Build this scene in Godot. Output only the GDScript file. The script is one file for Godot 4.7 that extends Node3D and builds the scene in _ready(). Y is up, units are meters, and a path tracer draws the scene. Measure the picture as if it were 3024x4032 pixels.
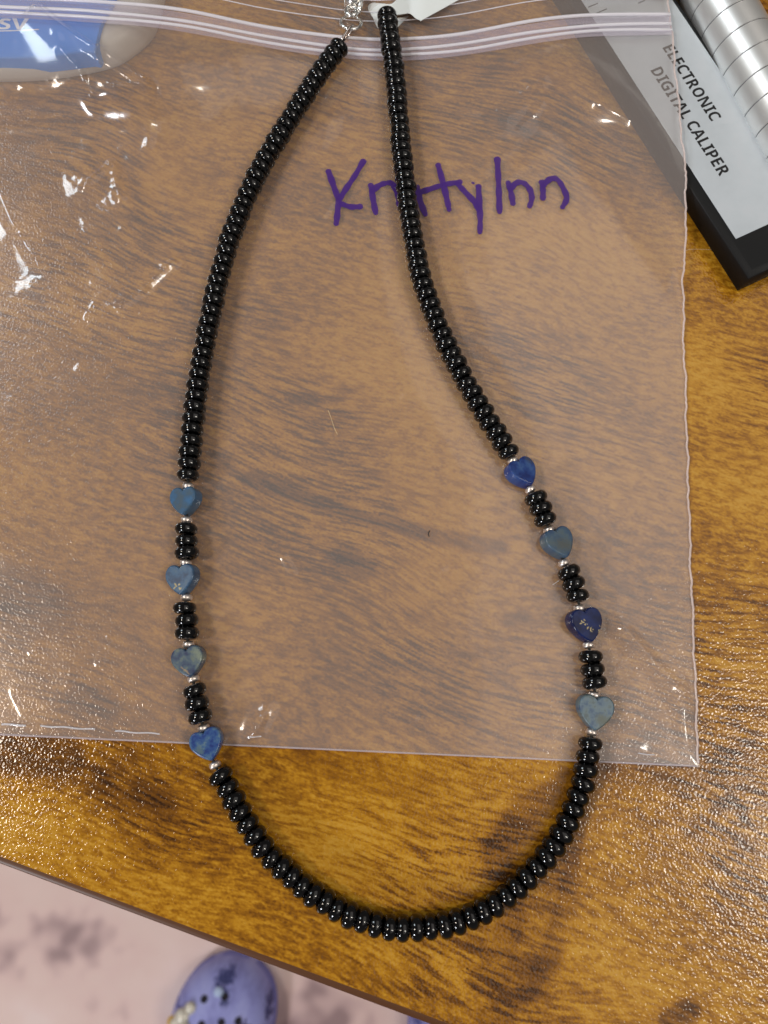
extends Node3D
# A beaded necklace on a clear zip bag, on a wood-look table. Plan coordinates below are millimetres (x right, z towards the photographer); MM turns them into metres.

const MM := 0.001
const GRAIN := 0.323            # the table's long edge and its grain run 18.5 degrees off the x axis
const TILE_U := Vector2(-180.0, 150.0)
const TILE_W := Vector2(-190.0, 128.0)
const FLOOR_Y := -0.70

var rng := RandomNumberGenerator.new()
var taken := {}
var wave := FastNoiseLite.new()
var fine := FastNoiseLite.new()
var crumple := FastNoiseLite.new()
var creases := []
var necklace_line := PackedVector2Array()

# ---------------------------------------------------------------- helpers
func numbered(called: String) -> String:
	var n: int = taken.get(called, 0)
	taken[called] = n + 1
	return called if n == 0 else "%s_%03d" % [called, n]

func tag_node(o: Node3D, label: String, category: String, group := "") -> void:
	o.set_meta("label", label)
	if category: o.set_meta("category", category)
	if group: o.set_meta("group", group)

func thing(called: String, label: String, category: String, at := Vector3.ZERO, group := "") -> Node3D:
	var o := Node3D.new()
	o.name = numbered(called)
	add_child(o)
	o.position = at
	tag_node(o, label, category, group)
	return o

func part(called: String, mesh: Mesh, m: Material, parent: Node3D, at := Transform3D.IDENTITY) -> MeshInstance3D:
	var o := MeshInstance3D.new()
	o.name = called
	o.mesh = mesh
	o.material_override = m
	parent.add_child(o, true)
	o.transform = Transform3D(at.basis, at.origin - (parent.position if parent != self else Vector3.ZERO)) if parent.get_parent() == self else at
	return o

func mat(c: Color, rough := 0.5, metal := 0.0, spec := 0.5) -> StandardMaterial3D:
	var m := StandardMaterial3D.new()
	m.albedo_color = c
	m.roughness = rough
	m.metallic = metal
	m.metallic_specular = spec
	return m

func srgb(r: float, g: float, b: float, a := 1.0) -> Color:
	return Color(r / 255.0, g / 255.0, b / 255.0, a)

func quad(st: SurfaceTool, a: Vector3, b: Vector3, c: Vector3, d: Vector3) -> void:
	for p in [a, b, c, a, c, d]: st.add_vertex(p * MM)

# a shape swept up from a plan outline: profile is a list of (inset, height) from bottom to top
func prism(poly: PackedVector2Array, profile: Array, uv_of := Rect2(), star := false) -> ArrayMesh:
	var n := poly.size()
	var area := 0.0
	for i in n: area += poly[i].cross(poly[(i + 1) % n])
	var clockwise := area > 0.0
	var normals := PackedVector2Array()
	for i in n:
		var e1 := (poly[i] - poly[(i + n - 1) % n]).normalized()
		var e2 := (poly[(i + 1) % n] - poly[i]).normalized()
		var nn := Vector2(e1.y, -e1.x) + Vector2(e2.y, -e2.x)
		nn = nn / maxf(0.35, nn.length_squared() * 0.5) 
		normals.append(nn if clockwise else -nn)
	var rings := []
	for p in profile:
		var ring := PackedVector2Array()
		for i in n: ring.append(poly[i] * (1.0 - p.x / maxf(poly[i].length(), 2.2) * 0.9) if star else poly[i] - normals[i] * p.x)
		rings.append(ring)
	var st := SurfaceTool.new()
	st.begin(Mesh.PRIMITIVE_TRIANGLES)
	st.set_smooth_group(0)
	var put := func(q: Vector2, y: float) -> void:
		if uv_of.size.x > 0.0: st.set_uv((q - uv_of.position) / uv_of.size)
		st.add_vertex(Vector3(q.x, y, q.y) * MM)
	for k in profile.size() - 1:
		for i in n:
			var j := (i + 1) % n
			var y0: float = profile[k].y
			var y1: float = profile[k + 1].y
			var seq := [[rings[k][i], y0], [rings[k + 1][i], y1], [rings[k + 1][j], y1], [rings[k][i], y0], [rings[k + 1][j], y1], [rings[k][j], y0]]
			if clockwise: seq.reverse()
			for s in seq: put.call(s[0], s[1])
	for cap in [0, profile.size() - 1]:
		st.set_smooth_group(-1)
		var ring: PackedVector2Array = rings[cap]
		var tri := PackedInt32Array() if star else Geometry2D.triangulate_polygon(poly)
		if star:
			for i in n:
				for q in ([Vector2.ZERO, ring[i], ring[(i + 1) % n]] if cap > 0 else [Vector2.ZERO, ring[(i + 1) % n], ring[i]]): put.call(q, profile[cap].y)
		for t in range(0, tri.size(), 3):
			var a := ring[tri[t]]
			var b := ring[tri[t + 1]]
			var c := ring[tri[t + 2]]
			var up_facing := (b - a).cross(c - a) > 0.0   # x right, z down the page: positive is clockwise from above
			if up_facing != (cap > 0):
				var w := b
				b = c
				c = w
			for q in [a, b, c]: put.call(q, profile[cap].y)
	st.generate_normals()
	return st.commit()

func lathe(profile: Array, segs := 32) -> ArrayMesh:
	var st := SurfaceTool.new()
	st.begin(Mesh.PRIMITIVE_TRIANGLES)
	st.set_smooth_group(0)
	for k in profile.size() - 1:
		for i in segs:
			var a := TAU * i / segs
			var b := TAU * (i + 1) / segs
			var p0: Vector2 = profile[k]
			var p1: Vector2 = profile[k + 1]
			var v00 := Vector3(p0.x * cos(a), p0.y, p0.x * sin(a))
			var v01 := Vector3(p0.x * cos(b), p0.y, p0.x * sin(b))
			var v10 := Vector3(p1.x * cos(a), p1.y, p1.x * sin(a))
			var v11 := Vector3(p1.x * cos(b), p1.y, p1.x * sin(b))
			if p0.x > 1e-4: quad(st, v00, v01, v11, v10) if p1.x > 1e-4 else tri3(st, v00, v01, v10)
			else: tri3(st, v00, v11, v10)
	st.generate_normals()
	return st.commit()

func tri3(st: SurfaceTool, a: Vector3, b: Vector3, c: Vector3) -> void:
	for p in [a, b, c]: st.add_vertex(p * MM)

func tube(path: Array, radius: float, segs := 10, closed := false, squash := 1.0) -> ArrayMesh:
	var st := SurfaceTool.new()
	st.begin(Mesh.PRIMITIVE_TRIANGLES)
	st.set_smooth_group(0)
	var n := path.size()
	var rings := []
	var side := Vector3.ZERO
	for i in n:
		var t: Vector3
		if closed: t = path[(i + 1) % n] - path[(i + n - 1) % n]
		else: t = path[mini(i + 1, n - 1)] - path[maxi(i - 1, 0)]
		t = t.normalized()
		var upv := Vector3.UP if absf(t.y) < 0.92 else Vector3.RIGHT
		side = t.cross(upv).normalized()
		var u2 := side.cross(t).normalized()
		var ring := []
		for k in segs:
			var a := TAU * k / segs
			ring.append(path[i] + (side * cos(a) + u2 * sin(a) * squash) * radius)
		rings.append(ring)
	for i in (n if closed else n - 1):
		for k in segs:
			var l := (k + 1) % segs
			quad(st, rings[i][k], rings[i][l], rings[(i + 1) % n][l], rings[(i + 1) % n][k])
	if not closed:
		for e in [0, n - 1]:
			for k in range(1, segs - 1):
				if e == 0: tri3(st, rings[0][0], rings[0][k + 1], rings[0][k])
				else: tri3(st, rings[e][0], rings[e][k], rings[e][k + 1])
	st.generate_normals()
	return st.commit()

func smooth_line(points: Array, steps := 12) -> PackedVector2Array:
	var out := PackedVector2Array()
	var n := points.size()
	for i in n - 1:
		var a: Vector2 = points[maxi(i - 1, 0)]
		var b: Vector2 = points[i]
		var c: Vector2 = points[i + 1]
		var d: Vector2 = points[mini(i + 2, n - 1)]
		for k in steps: out.append(b.cubic_interpolate(c, a, d, float(k) / steps))
	out.append(points[n - 1])
	return out

func spaced(line: PackedVector2Array, count: int) -> Array:
	var total := 0.0
	for i in line.size() - 1: total += line[i].distance_to(line[i + 1])
	var out := []
	var at := 0
	var run := 0.0
	for k in count:
		var want := total * k / (count - 1)
		while at < line.size() - 2 and run + line[at].distance_to(line[at + 1]) < want:
			run += line[at].distance_to(line[at + 1])
			at += 1
		var d := line[at].distance_to(line[at + 1])
		out.append(line[at].lerp(line[at + 1], clampf((want - run) / maxf(d, 1e-6), 0.0, 1.0)))
	return out

func seg_dist(p: Vector2, a: Vector2, b: Vector2) -> float:
	return p.distance_to(Geometry2D.get_closest_point_to_segment(p, a, b))

func noise(kind: int, freq: float, octaves: int, seed_: int) -> FastNoiseLite:
	var n := FastNoiseLite.new()
	n.noise_type = kind
	n.frequency = freq
	n.seed = seed_
	n.fractal_type = FastNoiseLite.FRACTAL_FBM if octaves > 1 else FastNoiseLite.FRACTAL_NONE
	n.fractal_octaves = octaves
	return n

# ---------------------------------------------------------------- heights of the bag film over the things it lies on
func drape(x: float, z: float) -> float:
	var p := Vector2(x, z)
	var q := p - Vector2(-75.0, -134.0)
	var d1 := Vector2(maxf(q.x, 0.0), maxf(q.y, 0.0)).length()
	var stiff := smoothstep(-112.0, -136.0, z)   # the closure is stiff: near it the film bridges instead of hugging
	var h := 10.6 * exp(-pow(d1 / lerpf(15.0, 50.0, stiff), 2.0))
	var c := p - Vector2(96.3, -74.8)
	var across := c.dot(Vector2(0.900, -0.435)) + 1.0
	var along := c.dot(Vector2(0.435, 0.900)) - 12.0
	var d2 := Vector2(minf(across, 0.0), maxf(along, 0.0)).length()
	var h2 := 9.0 * exp(-pow(d2 / lerpf(13.0, 36.0, stiff), 2.0))
	h = sqrt(h * h + h2 * h2)
	return 0.7 + h

func near_beads(x: float, z: float) -> float:
	var best := 1e9
	var p := Vector2(x, z)
	for i in range(0, necklace_line.size() - 1):
		var a := necklace_line[i]
		if absf(a.y - z) > 16.0 and absf(a.x - x) > 16.0: continue
		best = minf(best, seg_dist(p, a, necklace_line[i + 1]))
	return best

func film(x: float, z: float) -> float:
	var h := drape(x, z)
	var calm := smoothstep(3.5, 13.0, near_beads(x, z))
	var ripple := wave.get_noise_2d(x, z) * 0.26 + fine.get_noise_2d(x, z) * 0.012
	var tall := 0.0
	var p := Vector2(x, z)
	for c in creases:
		var a: Vector2 = c[0]
		var b: Vector2 = c[1]
		var w: float = c[2]
		if p.x < minf(a.x, b.x) - 3.0 * w or p.x > maxf(a.x, b.x) + 3.0 * w or p.y < minf(a.y, b.y) - 3.0 * w or p.y > maxf(a.y, b.y) + 3.0 * w: continue
		var d := seg_dist(p, a, b)
		tall += c[3] * exp(-pow(d / w, 1.6))
	var loose := 0.10 + 0.85 * exp(-(p - Vector2(-92.0, -108.0)).length_squared() / 2400.0) + 0.5 * exp(-(p - Vector2(72.0, 46.0)).length_squared() / 420.0) + 0.35 * exp(-pow((x + 104.0) / 22.0, 2.0)) * (1.0 - smoothstep(-30.0, 20.0, z)) + 0.35 * exp(-(p - Vector2(36.0, -126.0)).length_squared() / 500.0)
	ripple += (crumple.get_noise_2d(x, z) + 0.6) * 1.2 * minf(loose, 1.0)
	return h + (0.45 + ripple) * calm + tall * calm

func right_edge(z: float) -> float:
	var pts := [Vector2(63.5, 76.7), Vector2(50.6, 77.4), Vector2(12.5, 79.2), Vector2(-36.4, 82.0), Vector2(-80.0, 83.6), Vector2(-145.0, 83.4), Vector2(-190.0, 83.4)]
	for i in pts.size() - 1:
		if z >= pts[i + 1].x: return lerpf(pts[i].y, pts[i + 1].y, clampf((z - pts[i].x) / (pts[i + 1].x - pts[i].x), 0.0, 1.0)) + 0.15 * sin(z * 0.31)
	return 83.4

func bottom_edge(x: float) -> float:
	return 56.3 + (x + 94.5) * 0.0435

# ---------------------------------------------------------------- textures
func grey_image(n: FastNoiseLite, w: int, h: int, to_w: int, to_h: int) -> PackedByteArray:
	var im := n.get_image(w, h, false, false, true)
	if w != to_w or h != to_h: im.resize(to_w, to_h, Image.INTERPOLATE_CUBIC)
	im.convert(Image.FORMAT_L8)
	return im.get_data()

func to_grain(p: Vector2) -> Vector2:
	var r := p - Vector2(0.0, -20.0)
	return Vector2(r.x * cos(GRAIN) + r.y * sin(GRAIN), -r.x * sin(GRAIN) + r.y * cos(GRAIN))

func from_grain(u: float, w: float) -> Vector2:
	return Vector2(u * cos(GRAIN) - w * sin(GRAIN), u * sin(GRAIN) + w * cos(GRAIN)) + Vector2(0.0, -20.0)

func wood_material() -> StandardMaterial3D:
	var S := 1536
	var warp := grey_image(noise(FastNoiseLite.TYPE_SIMPLEX_SMOOTH, 0.012, 2, 3), 256, 256, S, S)
	var streak_src := grey_image(noise(FastNoiseLite.TYPE_SIMPLEX, 0.05, 2, 11), 96, S, S, S)
	var dash := grey_image(noise(FastNoiseLite.TYPE_SIMPLEX, 0.13, 2, 13), S / 10, S, S, S)
	var hair := grey_image(noise(FastNoiseLite.TYPE_SIMPLEX, 0.075, 2, 17), S / 14, S, S, S)
	var patch := grey_image(noise(FastNoiseLite.TYPE_SIMPLEX_SMOOTH, 0.018, 3, 23), 200, 384, S, S)
	var mask := grey_image(noise(FastNoiseLite.TYPE_SIMPLEX_SMOOTH, 0.02, 2, 37), 192, 256, S, S)
	var mottle := grey_image(noise(FastNoiseLite.TYPE_SIMPLEX, 0.1, 4, 41), S / 3, S, S, S)
	var speck := grey_image(noise(FastNoiseLite.TYPE_SIMPLEX, 0.2, 2, 59), S * 2 / 3, S, S, S)
	# printed knots and dark stains, with broad darker and paler areas, on a coarse grid
	var F := 192
	var stains := Image.create(F, F, false, Image.FORMAT_L8)
	var lines := [
		[[Vector2(54, 62.7), Vector2(42.5, 69.8), Vector2(33, 75.6), Vector2(27, 83), Vector2(30, 97), Vector2(26.4, 107.8), Vector2(24, 121)], 4.2, 0.5],
		[[Vector2(49, 68), Vector2(44.8, 83), Vector2(43, 94), Vector2(39.5, 105), Vector2(33, 113), Vector2(26, 118)], 3.0, 0.45],
		[[Vector2(38, 86), Vector2(33, 97), Vector2(29, 110)], 8.0, 0.3],
		[[Vector2(-92, 60), Vector2(-78, 62.7)], 5.5, 0.6], [[Vector2(-59, 70), Vector2(-53.6, 73.5)], 4.0, 0.45], [[Vector2(-70, 67), Vector2(-64, 72.5)], 3.2, 0.42],
		[[Vector2(-36, -9), Vector2(-7.5, 1), Vector2(12.5, 6.4), Vector2(30, 9.5)], 2.2, 0.6], [[Vector2(-11, 12), Vector2(-5, 15)], 3.6, 0.5],
		[[Vector2(65, 119), Vector2(70, 117)], 2.6, 0.8], [[Vector2(80, 74), Vector2(84, 71), Vector2(87, 75)], 1.6, 0.6],
		[[Vector2(-77, 47), Vector2(-68, 50)], 3.2, 0.5], [[Vector2(31, 28), Vector2(36, 27)], 2.0, 0.4],
		[[Vector2(-62, -45), Vector2(-50, -52)], 4.0, 0.35], [[Vector2(-100, 20), Vector2(-84, 26)], 8.0, 0.4], [[Vector2(36, -118), Vector2(44, -114)], 3.0, 0.5],
		[[Vector2(55, -32), Vector2(70, -27)], 4.0, 0.35], [[Vector2(-30, -62), Vector2(-18, -58)], 5.0, 0.3], [[Vector2(-76, -60), Vector2(-62, -92), Vector2(-52, -100)], 5.0, 0.25],
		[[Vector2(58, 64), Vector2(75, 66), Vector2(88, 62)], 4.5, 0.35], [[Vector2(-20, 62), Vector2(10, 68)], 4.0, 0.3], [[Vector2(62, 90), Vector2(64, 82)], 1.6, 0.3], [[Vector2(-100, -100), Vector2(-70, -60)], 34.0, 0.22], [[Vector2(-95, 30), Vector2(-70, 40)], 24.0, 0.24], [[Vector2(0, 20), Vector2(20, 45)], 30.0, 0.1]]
	var pale_areas := [[Vector2(-40, -50), Vector2(30, -40), 0.5, 40.0], [Vector2(40, -90), Vector2(70, -40), 0.35, 34.0], [Vector2(95, -40), Vector2(95, 20), 0.3, 30.0], [Vector2(-80, 80), Vector2(-40, 100), 0.25, 20.0], [Vector2(20, 110), Vector2(-10, 85), 0.3, 16.0], [Vector2(50, 98), Vector2(62, 112), 0.35, 12.0]]  # broad areas where the wood colour is made paler
	for j in F:
		for i in F:
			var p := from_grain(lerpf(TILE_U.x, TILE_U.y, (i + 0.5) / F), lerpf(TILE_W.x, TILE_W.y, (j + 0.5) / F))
			var v := 0.0
			for l in lines:
				var pts: Array = l[0]
				for k in pts.size() - 1:
					var d := seg_dist(p, pts[k], pts[k + 1])
					if d < l[1] * 2.0: v = maxf(v, l[2] * (1.0 - smoothstep(0.5, 1.7, d / l[1])))
			for l in pale_areas:
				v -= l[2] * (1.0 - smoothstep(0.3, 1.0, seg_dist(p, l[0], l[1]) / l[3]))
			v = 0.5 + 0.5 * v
			stains.set_pixel(i, j, Color(v, v, v))
	stains.resize(S, S, Image.INTERPOLATE_CUBIC)
	var stain := stains.get_data()
	var ramp := []
	var keys := [srgb(44, 26, 13), srgb(76, 45, 15), srgb(114, 71, 17), srgb(154, 102, 20), srgb(186, 132, 32), srgb(200, 150, 54)]
	for k in 256:
		var t := k / 255.0 * 4.999
		ramp.append(keys[int(t)].lerp(keys[int(t) + 1], t - int(t)))
	var R := PackedByteArray()
	R.resize(256 * 3)
	for k in 256:
		R[k * 3] = int(ramp[k].r * 255)
		R[k * 3 + 1] = int(ramp[k].g * 255)
		R[k * 3 + 2] = int(ramp[k].b * 255)
	var out := PackedByteArray()
	out.resize(S * S * 3)
	var height := PackedByteArray()
	height.resize(S * S)
	var k := 0
	for y in S:
		for x in S:
			var yy := absi(y + int((warp[k] - 128) * 0.2))
			if yy > S - 1: yy = 2 * (S - 1) - yy
			var kk := yy * S + x
			var mo := clampf((mottle[kk] / 255.0 - 0.5) * 1.9 + 0.5, 0.0, 1.0)
			var pa := patch[kk] / 255.0
			var sp := speck[k] / 255.0
			var ms := clampf((mask[kk] / 255.0 - 0.25) * 2.2, 0.25, 1.0)
			# long soft bands, dark dashes and hair-thin lines along the grain, strongest where the mask says so
			var band := clampf((0.5 - streak_src[kk] / 255.0 + (mo - 0.5) * 0.2) * 4.0, 0.0, 1.0)
			var line := clampf((0.46 - dash[kk] / 255.0 + (mo - 0.5) * 0.2 + (sp - 0.5) * 0.5) * 6.0, 0.0, 1.0) * ms
			var thread := clampf(1.0 - absf(hair[kk] / 255.0 - 0.5) * 13.0, 0.0, 1.0) * clampf((sp - 0.3) * 3.0, 0.0, 1.0)
			var v := 0.73 + (mo - 0.5) * 0.28 + (pa - 0.5) * 0.36 + (sp - 0.5) * 0.34 - band * 0.10 * ms - line * 0.39 - thread * 0.14
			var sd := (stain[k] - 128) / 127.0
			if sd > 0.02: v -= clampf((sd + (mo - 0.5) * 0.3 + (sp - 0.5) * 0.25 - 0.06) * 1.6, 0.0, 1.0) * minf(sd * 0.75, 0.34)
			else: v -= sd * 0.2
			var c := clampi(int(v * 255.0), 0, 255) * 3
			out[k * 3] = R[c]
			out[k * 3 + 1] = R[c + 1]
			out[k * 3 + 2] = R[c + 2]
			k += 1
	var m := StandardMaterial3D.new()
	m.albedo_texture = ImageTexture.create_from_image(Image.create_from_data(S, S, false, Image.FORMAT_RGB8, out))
	m.roughness = 0.15
	m.metallic_specular = 0.5
	var B := 2048
	var bn := noise(FastNoiseLite.TYPE_SIMPLEX_SMOOTH, 0.19, 2, 71)
	bn.fractal_gain = 0.35
	bn.domain_warp_enabled = true
	bn.domain_warp_type = FastNoiseLite.DOMAIN_WARP_SIMPLEX
	bn.domain_warp_frequency = 0.06
	bn.domain_warp_amplitude = 7.0
	bn.domain_warp_fractal_type = FastNoiseLite.DOMAIN_WARP_FRACTAL_NONE
	var bump := bn.get_image(B, B, false, false, true)
	bump.convert(Image.FORMAT_RGBA8)
	bump.bump_map_to_normal_map(0.54)
	m.normal_enabled = true
	m.normal_texture = ImageTexture.create_from_image(bump)
	m.normal_scale = 1.0
	return m

func stone_image(size: int, keys: Array, freq: float, seed_: int, flecks: Array = []) -> ImageTexture:
	var n := noise(FastNoiseLite.TYPE_SIMPLEX_SMOOTH, freq, 4, seed_)
	var n2 := noise(FastNoiseLite.TYPE_SIMPLEX, freq * 4.0, 2, seed_ + 5)
	var im := Image.create(size, size, false, Image.FORMAT_RGB8)
	for y in size:
		for x in size:
			var v := clampf(0.5 + n.get_noise_2d(x, y) * 0.95 + n2.get_noise_2d(x, y) * 0.18, 0.0, 0.999) * (keys.size() - 1)
			var c: Color = keys[int(v)].lerp(keys[int(v) + 1], v - int(v))
			for f in flecks:
				var d := seg_dist(Vector2(x, y) / size, f[0], f[1])
				var k := 1.0 - smoothstep(f[2] * 0.5, f[2], d + n2.get_noise_2d(x * 2.0, y * 2.0) * f[2] * 0.8)
				c = c.lerp(f[3], k)
			im.set_pixel(x, y, c)
	return ImageTexture.create_from_image(im)

# ---------------------------------------------------------------- the scene
func _ready() -> void:
	rng.seed = 7
	var cam := Camera3D.new()
	cam.name = "camera"
	add_child(cam)
	cam.position = Vector3(0.0, 0.197212, 0.043721)
	cam.rotation_degrees = Vector3(-77.5, 0, 0)
	cam.fov = 67.3
	cam.near = 0.005
	cam.far = 30.0
	var lens := CameraAttributesPhysical.new()
	lens.frustum_focal_length = 26.0
	lens.frustum_near = 0.005
	lens.frustum_far = 30.0
	lens.frustum_focus_distance = 0.203
	lens.exposure_aperture = 15.0
	cam.attributes = lens
	cam.fov = 67.3
	cam.current = true
	var env := Environment.new()
	env.background_mode = Environment.BG_COLOR
	env.background_color = Color(0.80, 0.78, 0.76)
	env.background_energy_multiplier = 0.18
	env.tonemap_mode = Environment.TONE_MAPPER_LINEAR
	env.tonemap_exposure = 1.1
	env.sdfgi_enabled = true
	env.ssao_enabled = true
	env.ssil_enabled = true
	var we := WorldEnvironment.new()
	we.name = "world"
	we.environment = env
	add_child(we)
	# the room's lamps: a bright one to the left, a row of three overhead to the right, one low behind the photographer's left shoulder
	for l in [["lamp_left", Vector3(-1.0, 1.3, 0.12), 0.62, Color(1.0, 0.94, 0.87), 0.09], ["lamp_row", Vector3(0.80, 1.5, 0.34), 0.22, Color(1.0, 0.97, 0.92), 0.075],
			["lamp_row_middle", Vector3(0.98, 1.5, 0.42), 0.22, Color(1.0, 0.97, 0.92), 0.075], ["lamp_row_end", Vector3(1.16, 1.5, 0.50), 0.22, Color(1.0, 0.97, 0.92), 0.075],
			["lamp_front", Vector3(-0.80, 0.55, 1.0), 0.62, Color(0.96, 0.97, 1.0), 0.1], ["lamp_back", Vector3(-1.25, 1.3, -0.95), 0.8, Color(0.92, 0.97, 1.0), 0.24]]:
		var o := OmniLight3D.new()
		o.name = l[0]
		add_child(o)
		o.position = l[1]
		o.light_energy = l[2]
		o.light_color = l[3]
		o.light_size = l[4]
		o.omni_range = 8.0
		o.omni_attenuation = 2.0
		o.shadow_enabled = true
	# lamplight returned by the white ceiling on the right
	var bounce := AreaLight3D.new()
	bounce.name = "ceiling_bounce"
	add_child(bounce)
	bounce.transform = Transform3D(Basis(Vector3.RIGHT, -PI / 2), Vector3(0.95, 1.6, -0.1))
	bounce.area_size = Vector2(1.5, 2.4)
	bounce.light_energy = 0.75
	bounce.light_color = Color(1.0, 0.97, 0.94)
	bounce.shadow_enabled = true
	setup_lines()
	build_floor()
	build_table()
	build_device()
	build_caliper()
	build_mandrel()
	build_bag()
	build_necklace()
	build_tag()
	build_clogs()
	build_lint()

var left_strand := []
var bottom_strand := []
var right_strand := []
var left_charms := []
var right_charms := []

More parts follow.
